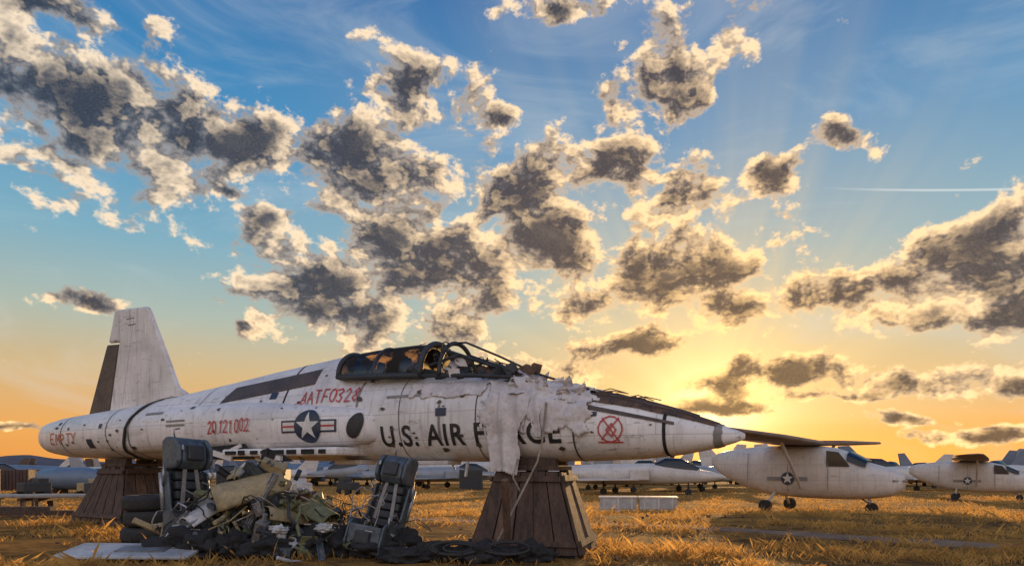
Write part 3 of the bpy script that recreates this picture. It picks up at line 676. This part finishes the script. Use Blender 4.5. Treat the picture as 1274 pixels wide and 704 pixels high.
# ------------------------------------------------------------ light aircraft (pusher-puller)
M_amberwing=pmat('amber_lit_wing',(.24,.155,.1),(.13,.085,.06),rough=.6,scale=2)  # tan is amber sunlight on the wings, put into the colour
def lightplane(loc,rz,sc=1):
    e=empty('observation_airplane',loc,rz); e.scale=(sc,)*3
    S=[(-2.95,1.78,1.45,.2),(-2.75,1.9,1.25,.36),(-2.4,1.97,1.02,.44),(-1.7,2.06,.72,.54),(-1,2.1,.54,.6),(0,2.1,.44,.62),(.8,2.04,.42,.6),(1.35,1.9,.42,.58),(1.7,1.66,.43,.55),(2.1,1.5,.46,.5),(2.6,1.36,.54,.42),(2.82,1.22,.66,.3),(2.9,1.1,.8,.14)]
    S=np.array(S); R=[]
    for x in np.linspace(-2.95,2.9,60):
        t,b_,w=[float(np.mean([np.interp(x+d,S[:,0],S[:,c]) for d in(-.1,0,.1)])) for c in(1,2,3)]
        r=[]
        for j in range(32):
            a=2*math.pi*j/32; ca,sa=math.cos(a),math.sin(a)
            r.append((x,w*math.copysign(abs(ca)**.75,ca),(t+b_)/2+(t-b_)/2*math.copysign(abs(sa)**.75,sa)))
        R.append(r)
    loft('pod_fuselage',R,M_skin2,e)
    for sg in(-1,1):
        def wr(y,c,th,x0): 
            P=[(0,0),(.05,.45),(.25,.6),(.6,.4),(1,0),(.6,-.2),(.2,-.3),(.04,-.2)]
            return [(x0-p[0]*c,sg*y,2.12+.03*y+p[1]*th) for p in P]
        loft('wing_half',[wr(0,1.6,.2,.75),wr(3,1.6,.2,.75),wr(6.6,1.15,.13,.6),wr(6.95,.9,.04,.5)],M_amberwing,e)
        A=Acc(); A.tube([(.2,sg*.58,.75),(.25,sg*2.3,2.15)],.05,8); A.out('wing_strut',M_skin2,e)
        A=Acc(); A.tube([(-.7,sg*.4,.6),(-.75,sg*.95,.2)],.045,8); A.out('gear_leg',M_skin2,e)
        A=Acc(); A.tube([(-.75,sg*.93,.19),(-.75,sg*1.08,.19)],.19,20); A.out('main_wheel',M_rubber,e)
        A=Acc(); A.slab([(.95,1.42),(1.62,1.42),(1.3,1.85),(.95,1.9)],.02,Mfin@Matrix.Translation((0,0,sg*.59)))
        A.out('side_window',M_win,e)
    A=Acc(); A.tube([(1.95,0,.55),(2.05,0,.2)],.05,8); A.tube([(2.05,-.14,.3),(1.7,0,.5)],.03,6); A.out('nose_leg',M_alu,e)
    A=Acc(); A.tube([(2.05,-.07,.17),(2.05,.07,.17)],.17,20); A.out('nose_wheel',M_rubber,e)
    wv=[];wf=[]
    for i,(x,zt,w) in enumerate(((1.5,1.86,.5),(2.02,1.57,.47))):
        for j in range(13):
            a=math.radians(14+152*j/12); h=.42 if i==0 else .3
            wv.append((x,(w+.045)*math.copysign(abs(math.cos(a))**.7,math.cos(a)),zt-h+(h+.02)*math.sin(a)**.7))
    for j in range(12): wf.append((j,j+1,j+14,j+13))
    mk('windshield',wv,wf,M_win,e,True)
    A=Acc(); A.slab(circle(-.2,1.05,.2),.01,Mfin@Matrix.Translation((0,0,-.625))); A.out('insignia_disc',M_navy,e)
    st=[]
    for i in range(10):
        r=.18 if i%2==0 else .075; a=math.pi/2+i*math.pi/5; st.append((-.2+r*math.cos(a),1.05+r*math.sin(a)))
    A=Acc(); 
    for i in range(5): A.slab([st[(2*i-1)%10],st[2*i],st[2*i+1],(-.2,1.05)],.008,Mfin@Matrix.Translation((0,0,-.635)))
    A.out('insignia_star',M_wpaint,e)
    A=Acc(); A.slab([(-.85,.98),(-.42,.98),(-.42,1.1),(-.85,1.1)],.01,Mfin@Matrix.Translation((0,0,-.62))); A.slab([(.02,.98),(.4,.98),(.4,1.1),(.02,1.1)],.01,Mfin@Matrix.Translation((0,0,-.625)));A.out('insignia_bars',M_tape,e)
    A=Acc()
    for q in(-1.5,-.2,1.0): A.tube([(q,-.615,.6),(q,-.63,1.3),(q,-.55,1.85)],.01,5)
    A.tube([(2.7,-.36,1.0),(2.9,-.1,1.0),(2.98,0,1.0)],.04,6); A.out('seam_tape',M_tape,e)
lightplane((9.2,21.7,g(0,21.7)-.02),math.radians(-43))
lightplane((23.6,35,g(0,35)),math.radians(-35),.95)
# ------------------------------------------------------------ distant jets
def jetmesh(e,body,fincol,twin=False,L=13):
    S=np.array([(-6.5,1.5,.95,.45),(-5,1.75,.75,.75),(-2,1.9,.62,.9),(0,1.95,.6,.85),(2,1.95,.65,.6),(4,1.7,.7,.45),(5.5,1.4,.85,.3),(6.5,1.15,1.05,.05)])
    R=[]
    for x in np.linspace(-6.5,6.5,40):
        t,b_,w=[float(np.mean([np.interp(x+d,S[:,0],S[:,c]) for d in(-.3,0,.3)])) for c in(1,2,3)]
        R.append([(x,w*math.cos(2*math.pi*j/20),(t+b_)/2+(t-b_)/2*math.sin(2*math.pi*j/20)) for j in range(20)])
    loft('fuselage',R,body,e)
    A=Acc()
    for sg in(-1,1):
        A.slab([(1.5,sg*.6),(-2.2,sg*.6),(-2.6,sg*4.2),(-1.4,sg*4.2)],.12,Matrix.Translation((0,0,.95)))
        A.slab([(-4.6,sg*.5),(-6.3,sg*.5),(-6.7,sg*2.4),(-6.0,sg*2.4)],.08,Matrix.Translation((0,0,1.1)))
    A.out('wings_and_tailplane',body,e,bevel=.03)
    A=Acc()
    for y in((-.6,.6) if twin else(0,)): A.slab([(-3.6,1.6),(-5.9,1.5),(-6.4,3.5),(-5.5,3.55)],.1,Mfin@Matrix.Translation((0,0,y)))
    A.out('tail_fin',fincol,e,bevel=.03)
    cv=[arc(2.0,1.8,1.98,.3,10),arc(2.6,1.75,2.3,.38,10),arc(3.6,1.62,2.25,.38,10),arc(4.6,1.5,1.7,.25,10)]
    loft('canopy',cv,M_win,e,cap=False,closed=False)
    A=Acc()
    for x,y in((4,0),(-1,1.3),(-1,-1.3)):
        A.tube([(x,y,.9),(x,y,.2)],.06,6); A.tube([(x,y-.1,.2),(x,y+.1,.2)],.2,14)
    A.out('landing_gear',M_rubber,e)
    A=Acc()
    for sg in(-1,1): A.box((1.2,sg*.88,1.25),(1.2,.35,.7))
    A.out('intakes',body,e,bevel=.08)
cache={}
def farjet(x,y,rz,body,fincol,twin=False,sc=1.15,name='parked_jet'):
    e=empty(name,(x,y,g(x,y)),rz); e.scale=(sc,)*3; key=(body.name,fincol.name,twin)
    if key in cache:
        for o in cache[key]:
            c=bpy.data.objects.new(o.name.split('.')[0],o.data); COL.objects.link(c); c.parent=e
            for md in o.modifiers:
                if md.type=='BEVEL': b_=c.modifiers.new('b','BEVEL'); b_.width=md.width; b_.segments=2
    else:
        jetmesh(e,body,fincol,twin); cache[key]=list(e.children)
rad=math.radians
farjet(.165*50,50,rad(-25),M_skin2,M_skin2); farjet(.245*57,57,rad(-155),M_skin3,M_skin2); farjet(.10*66,66,rad(160),M_skin3,M_skin2,True); farjet(.30*72,72,rad(15),M_blueg,M_skin3)
farjet(-.11*70,70,rad(15),M_skin3,M_skin3); farjet(-.15*84,84,rad(190),M_blueg,M_blueg); farjet(-.20*95,95,rad(10),M_skin2,M_blueg)
farjet(-.37*85,85,rad(-160),M_skin2,M_skin2); farjet(-.50*90,90,rad(20),M_skin3,M_brown,True); farjet(-.58*75,75,rad(-20),M_blueg,M_skin3)
farjet(.60*62,62,rad(-5),M_skin2,M_blueg); farjet(.67*72,72,rad(-165),M_skin2,M_blueg,True); farjet(.55*90,90,rad(150),M_skin3,M_skin2,True); farjet(.74*58,58,rad(-150),M_skin2,M_blueg); farjet(.42*80,80,rad(20),M_blueg,M_skin2); farjet(.63*85,85,rad(20),M_skin2,M_blueg)
for i in range(34):
    random.seed(i+100); tx=-.82+1.66*(i+random.uniform(-.4,.4))/33; yy=random.uniform(95,200)
    farjet(tx*yy,yy,random.choice((0,math.pi))+random.uniform(-.7,.7),random.choice((M_skin2,M_skin3,M_blueg)),random.choice((M_skin2,M_blueg,M_brown)),random.random()<.3,random.uniform(1.1,1.6))
for i in range(20):
    random.seed(i+300); tx=-.80+1.62*(i+random.uniform(-.4,.4))/19; yy=random.uniform(76,110)
    farjet(tx*yy,yy,random.choice((0,math.pi))+random.uniform(-.9,.9),random.choice((M_skin2,M_skin3,M_blueg)),random.choice((M_skin2,M_blueg,M_skin3)),random.random()<.4,random.uniform(1.2,1.7))
def airliner(x,y,rz,sc):
    e=empty('transport_airplane',(x,y,g(x,y)),rz); e.scale=(sc,)*3
    S=np.array([(-9,3.3,2.9,.15),(-6,3.5,2.0,.8),(-3,3.5,1.3,1.1),(6,3.5,1.3,1.1),(8,3.1,1.4,.85),(9,2.4,1.8,.2)]); R=[]
    for xx in np.linspace(-9,9,50):
        t,b_,w=[float(np.mean([np.interp(xx+d,S[:,0],S[:,c]) for d in(-.4,0,.4)])) for c in(1,2,3)]
        R.append([(xx,w*math.cos(2*math.pi*j/24),(t+b_)/2+(t-b_)/2*math.sin(2*math.pi*j/24)) for j in range(24)])
    loft('fuselage',R,M_skin2,e)
    A=Acc()
    for sg in(-1,1): A.slab([(2,sg*.8),(-1.5,sg*.8),(-2.5,sg*9),(-1.3,sg*9)],.2,Matrix.Translation((0,0,1.6))); A.slab([(-6.8,0),(-8.6,0),(-9,sg*3.5),(-8,sg*3.5)],.14,Matrix.Translation((0,0,3.2)))
    A.out('wings',M_skin3,e,bevel=.05)
    A=Acc(); A.slab([(-5.5,3.3),(-8.7,3.2),(-9.6,6.2),(-8.4,6.2)],.2,Mfin); A.out('tail_fin',M_skin2,e,bevel=.05)
    A=Acc()
    for sg in(-1,1):
        for q in np.arange(-5,6.5,.7): A.box((q,sg*1.09,2.7),(.3,.06,.3))
        A.box((7.9,sg*.72,2.75),(.7,.2,.25))
    A.out('windows',M_win,e)
    A=Acc()
    for sg in(-1,1): A.tube([(1.8,sg*3.2,1.4),(-.5,sg*3.2,1.4)],.55,16)
    A.out('engines',M_blueg,e)
    A=Acc()
    for q in((6,0),(-1,2),(-1,-2)): A.tube([(q[0],q[1],1.6),(q[0],q[1],.4)],.12,8); A.tube([(q[0],q[1]-.2,.4),(q[0],q[1]+.2,.4)],.4,14)
    A.out('landing_gear',M_rubber,e)
airliner(-.27*92,92,rad(-25),.72)
airliner(-.39*150,150,rad(-160),.8)
e=empty('stripped_fuselage',(-.645*52,52,g(0,52)),rad(-12)); R=[]
for xx,r in((-3,.3),(-2.7,.65),(-1,.85),(1.5,.85),(2.4,.6),(2.9,.25)): R.append([(xx,r*math.cos(2*math.pi*j/24),1.15+r*math.sin(2*math.pi*j/24)) for j in range(24)])
loft('body_tube',R,M_blueg,e); A=Acc(); A.box((-1.2,0,.18),(.4,1.4,.36)); A.box((1.4,0,.18),(.4,1.4,.36)); A.out('cradles',M_wood,e)
for i,(tx,y,l) in enumerate(((-.73,62,4),(-.80,56,4),(-.585,56,2.4),(-.56,60,2),(-.40,62,3),(-.345,58,1.8),(-.06,64,2))):
    e=empty('shipping_container',(tx*y,y,g(0,y)),rad(3)); A=Acc(); A.box((0,0,.95),(l,2.3,1.9)); A.out('container_body',M_cont if i<2 else M_seatd,e,bevel=.04)
    A=Acc()
    for q in np.arange(-l/2+.15,l/2,.3): A.box((q,-1.18,.95),(.12,.06,1.7))
    for q in(-l/2,l/2): A.box((q,-1.17,.95),(.14,.1,1.96))
    A.out('ribs',M_cont if i<2 else M_seatd,e)
# small ground-support carts on the left
for tx,y,mt in((-.70,40,M_seatd),(-.615,44,M_tan),(-.60,36,M_seatd),(-.35,46,M_skin3),(-.31,40,M_wht),(-.24,48,M_seatd)):
    e=empty('ground_support_cart',(tx*y,y,g(0,y)),tx*3); A=Acc(); A.box((0,0,.62),(1.5,.9,.55)); A.box((-.35,0,1.0),(.6,.8,.3)); A.out('cart_body',mt,e,bevel=.05)
    A=Acc()
    for q in(-.5,.5):
        for r_ in(-.45,.45): A.tube([(q,r_-.07,.22),(q,r_+.07,.22)],.22,14)
    A.tube([(.75,0,.4),(1.3,0,.25)],.03,6); A.out('cart_wheels_and_towbar',M_rubber,e)
def trestle(x,y,rz,w,d):
    e=empty('wing_panel_on_trestles',(x,y,g(x,y)),rz); A=Acc(); A.slab([(-w/2,-d/2),(w/2,-d*.35),(w/2,d*.35),(-w/2,d/2)],.07,Matrix.Translation((0,0,.46))); A.out('wing_panel',M_tape,e,bevel=.02)
    A=Acc()
    for q in(-w*.33,w*.33):
        A.box((q,0,.38),(.1,d*.9,.08)); A.box((q,-d*.35,.18),(.08,.08,.38)); A.box((q,d*.35,.18),(.08,.08,.38)); A.box((q,0,.1),(.06,d*.8,.06))
    A.out('trestle_legs',M_wood,e)
trestle(-10.9,17.2,.15,2.4,1.0); trestle(-13.6,18.5,-.2,2.6,1.2); trestle(-15.5,24,.1,3.0,1.3)
e=empty('lumber_stack',(-10.3,14.6,0),.1); A=Acc(); A.box((0,0,.06),(1.9,.3,.1)); A.box((.2,.25,.05),(1.7,.2,.09),(0,0,.08)); A.box((-.3,.1,.15),(1.5,.2,.08),(0,0,-.1)); A.out('timbers',M_wood,e)
for i in range(2):
    y=20.6; e=empty('white_crate',((.155+.056*i)*y,y-.2*i,g(0,y)),-.12); A=Acc(); A.box((0,0,.25),(1.08,.7,.34)); A.out('crate_body',M_wht,e,bevel=.02)
    A=Acc(); A.box((0,0,.44),(1.14,.76,.04)); 
    for q in(-.4,0,.4): A.box((q,0,.05),(.1,.7,.08)); A.box((q,-.36,.25),(.05,.03,.34))
    A.out('crate_battens',M_skin2,e)
A=Acc(); random.seed(77)
for i in range(260):
    y=random.uniform(7,22); x=random.uniform(-.8,.8)*y; s_=random.uniform(.01,.05); A.box((x,y,gb(x,y)+s_*.2),(s_*1.6,s_,s_*.6),(random.random(),random.random(),random.random()*3))
A.out('gravel_debris',M_rust,None)

# ------------------------------------------------------------ world
w=bpy.data.worlds.new('World'); scene.world=w; w.use_nodes=True; nt=w.node_tree
for n in list(nt.nodes): nt.nodes.remove(n)
out=N(nt,'ShaderNodeOutputWorld')
def azel(r,v): 
    az=math.atan(r); return az,math.atan(v*math.cos(az))
BL=[(-.63,.53,.15,.10),(-.73,.56,.06,.07),(-.48,.485,.09,.07),(-.36,.475,.07,.045),(-.245,.445,.12,.06),(-.16,.433,.06,.035),(-.14,.545,.065,.058),
(-.173,.345,.10,.065),(-.28,.275,.105,.055),(-.115,.285,.11,.085),(-.245,.227,.13,.042),(.004,.415,.07,.06),(.05,.333,.07,.07),(.133,.428,.07,.053),(.227,.392,.06,.04),
(.24,.298,.13,.048),(.345,.239,.07,.03),(.227,.58,.06,.07),(.145,.533,.035,.04),(.32,.628,.05,.04),(.486,.475,.03,.022),(.38,.433,.035,.02),(.675,.345,.08,.05),
(.64,.274,.13,.042),(.50,.25,.11,.04),(.38,.133,.11,.020),(.592,.133,.13,.024),(.675,.056,.08,.010),(-.632,.243,.06,.010),(-.36,.368,.035,.016),(.074,.675,.05,.022),
(-.68,.675,.082,.024),(.145,.174,.094,.020),(.31,.12,.06,.016),(-.727,.066,.035,.007),(-.41,.207,.022,.009),(.074,.15,.06,.018),(.10,.24,.06,.03),
(.30,.088,.06,.008),(.46,.105,.07,.009),(.74,.12,.05,.012),(.56,.075,.05,.007),(.73,.215,.06,.028),(-.02,.52,.02,.015),(-.40,.40,.03,.012)]
gt=bpy.data.node_groups.new('cloud_density','ShaderNodeTree')
gt.interface.new_socket('P',in_out='INPUT',socket_type='NodeSocketVector'); gt.interface.new_socket('D',in_out='OUTPUT',socket_type='NodeSocketFloat')
gt.interface.new_socket('M',in_out='INPUT',socket_type='NodeSocketFloat'); gt.interface.new_socket('Detail',in_out='INPUT',socket_type='NodeSocketFloat')
gi=N(gt,'NodeGroupInput'); go=N(gt,'NodeGroupOutput')
ngt=bpy.data.node_groups.new('cloud_mask','ShaderNodeTree')
ngt.interface.new_socket('P',in_out='INPUT',socket_type='NodeSocketVector'); ngt.interface.new_socket('M',in_out='OUTPUT',socket_type='NodeSocketFloat')
ni=N(ngt,'NodeGroupInput'); no=N(ngt,'NodeGroupOutput'); cur=None
nzv=N(ngt,'ShaderNodeTexNoise'); nzv.noise_dimensions='2D'; nzv.inputs['Scale'].default_value=7; nzv.inputs['Detail'].default_value=3; L(ngt,ni.outputs[0],nzv.inputs['Vector'])
wv1=N(ngt,'ShaderNodeVectorMath',operation='SUBTRACT'); L(ngt,nzv.outputs['Color'],wv1.inputs[0]); wv1.inputs[1].default_value=(.5,.5,.5)
wv2=N(ngt,'ShaderNodeVectorMath',operation='MULTIPLY'); L(ngt,wv1.outputs[0],wv2.inputs[0]); wv2.inputs[1].default_value=(.10,.05,0)
wv3=N(ngt,'ShaderNodeVectorMath',operation='ADD'); L(ngt,wv2.outputs[0],wv3.inputs[0]); L(ngt,ni.outputs[0],wv3.inputs[1])
for r,v_,rx,ry in BL:
    rx*=1.22; ry*=1.22
    a,e_=azel(r,v_); a2,_=azel(r+rx,v_); a1,_=azel(r-rx,v_); _,e2=azel(r,v_+ry); _,e1=azel(r,v_-ry)
    ix,iy=2/(a2-a1),2/(e2-e1)
    s2=N(ngt,'ShaderNodeVectorMath',operation='MULTIPLY_ADD'); L(ngt,wv3.outputs[0],s2.inputs[0]); s2.inputs[1].default_value=(ix,iy,0); s2.inputs[2].default_value=(-a*ix,-e_*iy,0)
    s3=N(ngt,'ShaderNodeVectorMath',operation='LENGTH'); L(ngt,s2.outputs[0],s3.inputs[0])
    q=s3.outputs['Value']
    if cur is None: cur=q
    else:
        n_=N(ngt,'ShaderNodeMath',operation='SMOOTH_MIN'); L(ngt,cur,n_.inputs[0]); L(ngt,q,n_.inputs[1]); n_.inputs[2].default_value=.3; cur=n_.outputs[0]
cur=math_(ngt,'MAXIMUM',math_(ngt,'SUBTRACT',1.0,cur),-1.0); L(ngt,cur,no.inputs[0])
mp=N(gt,'ShaderNodeVectorMath',operation='MULTIPLY'); L(gt,gi.outputs[0],mp.inputs[0]); mp.inputs[1].default_value=(1,1.45,0)
nz=noisen(gt,mp.outputs[0],12,gi.outputs[2],.64,.1,'2D')
d=math_(gt,'ADD',math_(gt,'MULTIPLY',gi.outputs[1],1.1),math_(gt,'MULTIPLY',math_(gt,'SUBTRACT',nz,.5),4.4))
L(gt,math_(gt,'ADD',d,.04),go.inputs[0])
tc=N(nt,'ShaderNodeTexCoord'); nv=N(nt,'ShaderNodeVectorMath',operation='NORMALIZE'); L(nt,tc.outputs['Generated'],nv.inputs[0])
sx=N(nt,'ShaderNodeSeparateXYZ'); L(nt,nv.outputs[0],sx.inputs[0])
az=math_(nt,'ARCTAN2',sx.outputs[0],sx.outputs[1]); elv=math_(nt,'ARCSINE',sx.outputs[2])
P=N(nt,'ShaderNodeCombineXYZ'); L(nt,az,P.inputs[0]); L(nt,elv,P.inputs[1])
ox=math_(nt,'MULTIPLY',math_(nt,'SUBTRACT',SUN_AZ+.08,az),.028)
O=N(nt,'ShaderNodeCombineXYZ'); L(nt,math_(nt,'ADD',az,ox),O.inputs[0]); L(nt,math_(nt,'ADD',elv,.012),O.inputs[1])
GM=N(nt,'ShaderNodeGroup'); GM.node_tree=ngt; L(nt,P.outputs[0],GM.inputs[0])
def dens(vec,detail):
    G=N(nt,'ShaderNodeGroup'); G.node_tree=gt; L(nt,vec,G.inputs[0]); L(nt,GM.outputs[0],G.inputs[1]); G.inputs[2].default_value=detail; return G.outputs[0]
D1=dens(P.outputs[0],9); S1=dens(P.outputs[0],4.0); S2=dens(O.outputs[0],4.0)
cr=N(nt,'ShaderNodeValToRGB'); L(nt,math_(nt,'DIVIDE',elv,math.radians(60)),cr.inputs[0])
stops=[(0,(.82,.31,.06)),(.05,(.88,.42,.11)),(.12,(.70,.49,.24)),(.19,(.44,.52,.45)),(.28,(.21,.44,.57)),(.42,(.06,.29,.56)),(.58,(.022,.165,.43)),(1,(.015,.12,.36))]
els=cr.color_ramp.elements
els[0].position=0; els[0].color=c4(stops[0][1]); els[1].position=1; els[1].color=c4(stops[-1][1])
for p,c in stops[1:-1]: q=els.new(p); q.color=c4(c)
sd=N(nt,'ShaderNodeVectorMath',operation='DOT_PRODUCT'); L(nt,nv.outputs[0],sd.inputs[0]); sd.inputs[1].default_value=Vector((math.sin(SUN_AZ),math.cos(SUN_AZ),math.tan(rad(3.6)))).normalized()
ang=math_(nt,'ARCCOSINE',math_(nt,'MINIMUM',sd.outputs['Value'],.99999))
def glow(sig,p=1.3): return math_(nt,'EXPONENT',math_(nt,'MULTIPLY',math_(nt,'POWER',math_(nt,'DIVIDE',ang,math.radians(sig)),p),-1.0))
g1,g2,g3=glow(3.6),glow(10),glow(20)
th=math_(nt,'ARCTAN2',math_(nt,'SUBTRACT',elv,.06),math_(nt,'SUBTRACT',az,SUN_AZ))
ryn=N(nt,'ShaderNodeTexNoise'); ryn.noise_dimensions='1D'; ryn.inputs['Scale'].default_value=3.2; ryn.inputs['Detail'].default_value=3; L(nt,th,ryn.inputs['W'])
rays=ramp(nt,ryn.outputs['Fac'],.35,.68,'S',.26,.62)
sky=cr.outputs[0]
sky=mixc(nt,math_(nt,'MULTIPLY',g3,rays),sky,(1.0,.77,.42))
sky=mixc(nt,math_(nt,'MULTIPLY',g2,.85),sky,(1.35,.76,.19))
sky=mixc(nt,math_(nt,'MULTIPLY',g1,1.0,True),sky,(2.6,1.9,.9))
hb=math_(nt,'MULTIPLY',ramp(nt,elv,.095,.0,'S'),glow(34,2.0)); sky=mixc(nt,math_(nt,'MULTIPLY',hb,.88),sky,(1.5,.60,.09))
mp=N(nt,'ShaderNodeVectorMath',operation='MULTIPLY'); L(nt,P.outputs[0],mp.inputs[0]); mp.inputs[1].default_value=(1,3.2,0)
cirr=noisen(nt,mp.outputs[0],3,6,.6,.6,'2D')
ci=ramp(nt,cirr,.46,.74,'S')
sky=mixc(nt,math_(nt,'MULTIPLY',ci,.22),sky,(.75,.78,.76))
ct=math_(nt,'ABSOLUTE',math_(nt,'SUBTRACT',elv,math_(nt,'ADD',.344,math_(nt,'MULTIPLY',math_(nt,'SUBTRACT',az,.5),-.19))))
ct=math_(nt,'MULTIPLY',ramp(nt,ct,.0022,.0,'S'),ramp(nt,az,.41,.55,'S')); ct=math_(nt,'MULTIPLY',ct,ramp(nt,az,.9,.8,'S')); sky=mixc(nt,math_(nt,'MULTIPLY',ct,.55),sky,(.9,.92,.88))
near=glow(24); lowf=ramp(nt,elv,.30,.03)
warm=math_(nt,'MAXIMUM',near,math_(nt,'MULTIPLY',lowf,.75))
bright=mixc(nt,warm,(1.0,.83,.62),(1.7,.98,.32))
mid=mixc(nt,warm,(.155,.195,.255),(.46,.28,.145))
dark=mixc(nt,warm,(.034,.052,.085),(.15,.085,.048))
litt=math_(nt,'SUBTRACT',S1,S2)
thick=math_(nt,'ADD',math_(nt,'MULTIPLY',S1,.6),math_(nt,'MULTIPLY',D1,.4))
base=mixc(nt,ramp(nt,thick,.05,1.0,'S'),mid,dark)
fine=math_(nt,'ADD',math_(nt,'MULTIPLY',math_(nt,'SUBTRACT',D1,S1),1.3),math_(nt,'MULTIPLY',litt,.55))
base=mixc(nt,ramp(nt,fine,.0,1.1,'S',0,.6),base,mid)
sunw=math_(nt,'ADD',.14,math_(nt,'MULTIPLY',glow(26,2.0),.55))
edge=ramp(nt,thick,.75,.0,'S')
l1=math_(nt,'MULTIPLY',ramp(nt,litt,-.12,.5,'S'),ramp(nt,thick,1.6,.15,'S'))
lit=math_(nt,'ADD',l1,math_(nt,'MULTIPLY',edge,math_(nt,'ADD',sunw,.12)),True)
lit=math_(nt,'ADD',lit,math_(nt,'MULTIPLY',math_(nt,'SUBTRACT',D1,S1),-.35),True)
cc=mixc(nt,lit,base,bright)
al=ramp(nt,D1,-.14,.38,'S')
col=mixc(nt,math_(nt,'MULTIPLY',al,.98),sky,cc)
rear_fill=ramp(nt,sx.outputs[1],.1,-.5,'S')  # unseen sky behind camera brightened, added fill for the jet's near side
gain=math_(nt,'ADD',1.0,math_(nt,'MULTIPLY',rear_fill,.75))
gn=N(nt,'ShaderNodeVectorMath',operation='SCALE'); L(nt,mixc(nt,math_(nt,'MULTIPLY',rear_fill,.6),col,(.66,.56,.54)),gn.inputs[0]); L(nt,gain,gn.inputs['Scale'])
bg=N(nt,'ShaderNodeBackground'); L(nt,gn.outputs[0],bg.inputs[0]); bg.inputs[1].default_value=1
ns=N(nt,'ShaderNodeTexSky'); ns.sky_type='NISHITA'; ns.sun_disc=False; ns.sun_elevation=SUN_EL; ns.sun_rotation=SUN_AZ
bg2=N(nt,'ShaderNodeBackground'); L(nt,ns.outputs[0],bg2.inputs[0]); bg2.inputs[1].default_value=.05
mxs=N(nt,'ShaderNodeMixShader'); mxs.inputs[0].default_value=.05
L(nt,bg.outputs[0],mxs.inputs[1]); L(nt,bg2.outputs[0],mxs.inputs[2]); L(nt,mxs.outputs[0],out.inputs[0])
w.cycles.sampling_method='MANUAL'; w.cycles.sample_map_resolution=512
# sun
sl=bpy.data.lights.new('sun','SUN'); sl.energy=5; sl.angle=math.radians(.6); sl.color=(1,.62,.28)
so=bpy.data.objects.new('sun',sl); COL.objects.link(so); so.rotation_euler=SUND.to_track_quat('Z','Y').to_euler()
cam=bpy.data.cameras.new('camera'); co=bpy.data.objects.new('camera',cam); COL.objects.link(co)
co.location=(0,0,1.0); co.rotation_euler=(math.pi/2,0,0); cam.sensor_width=36; cam.lens=24; cam.shift_y=.1813; cam.clip_end=12000; cam.clip_start=.05
scene.camera=co
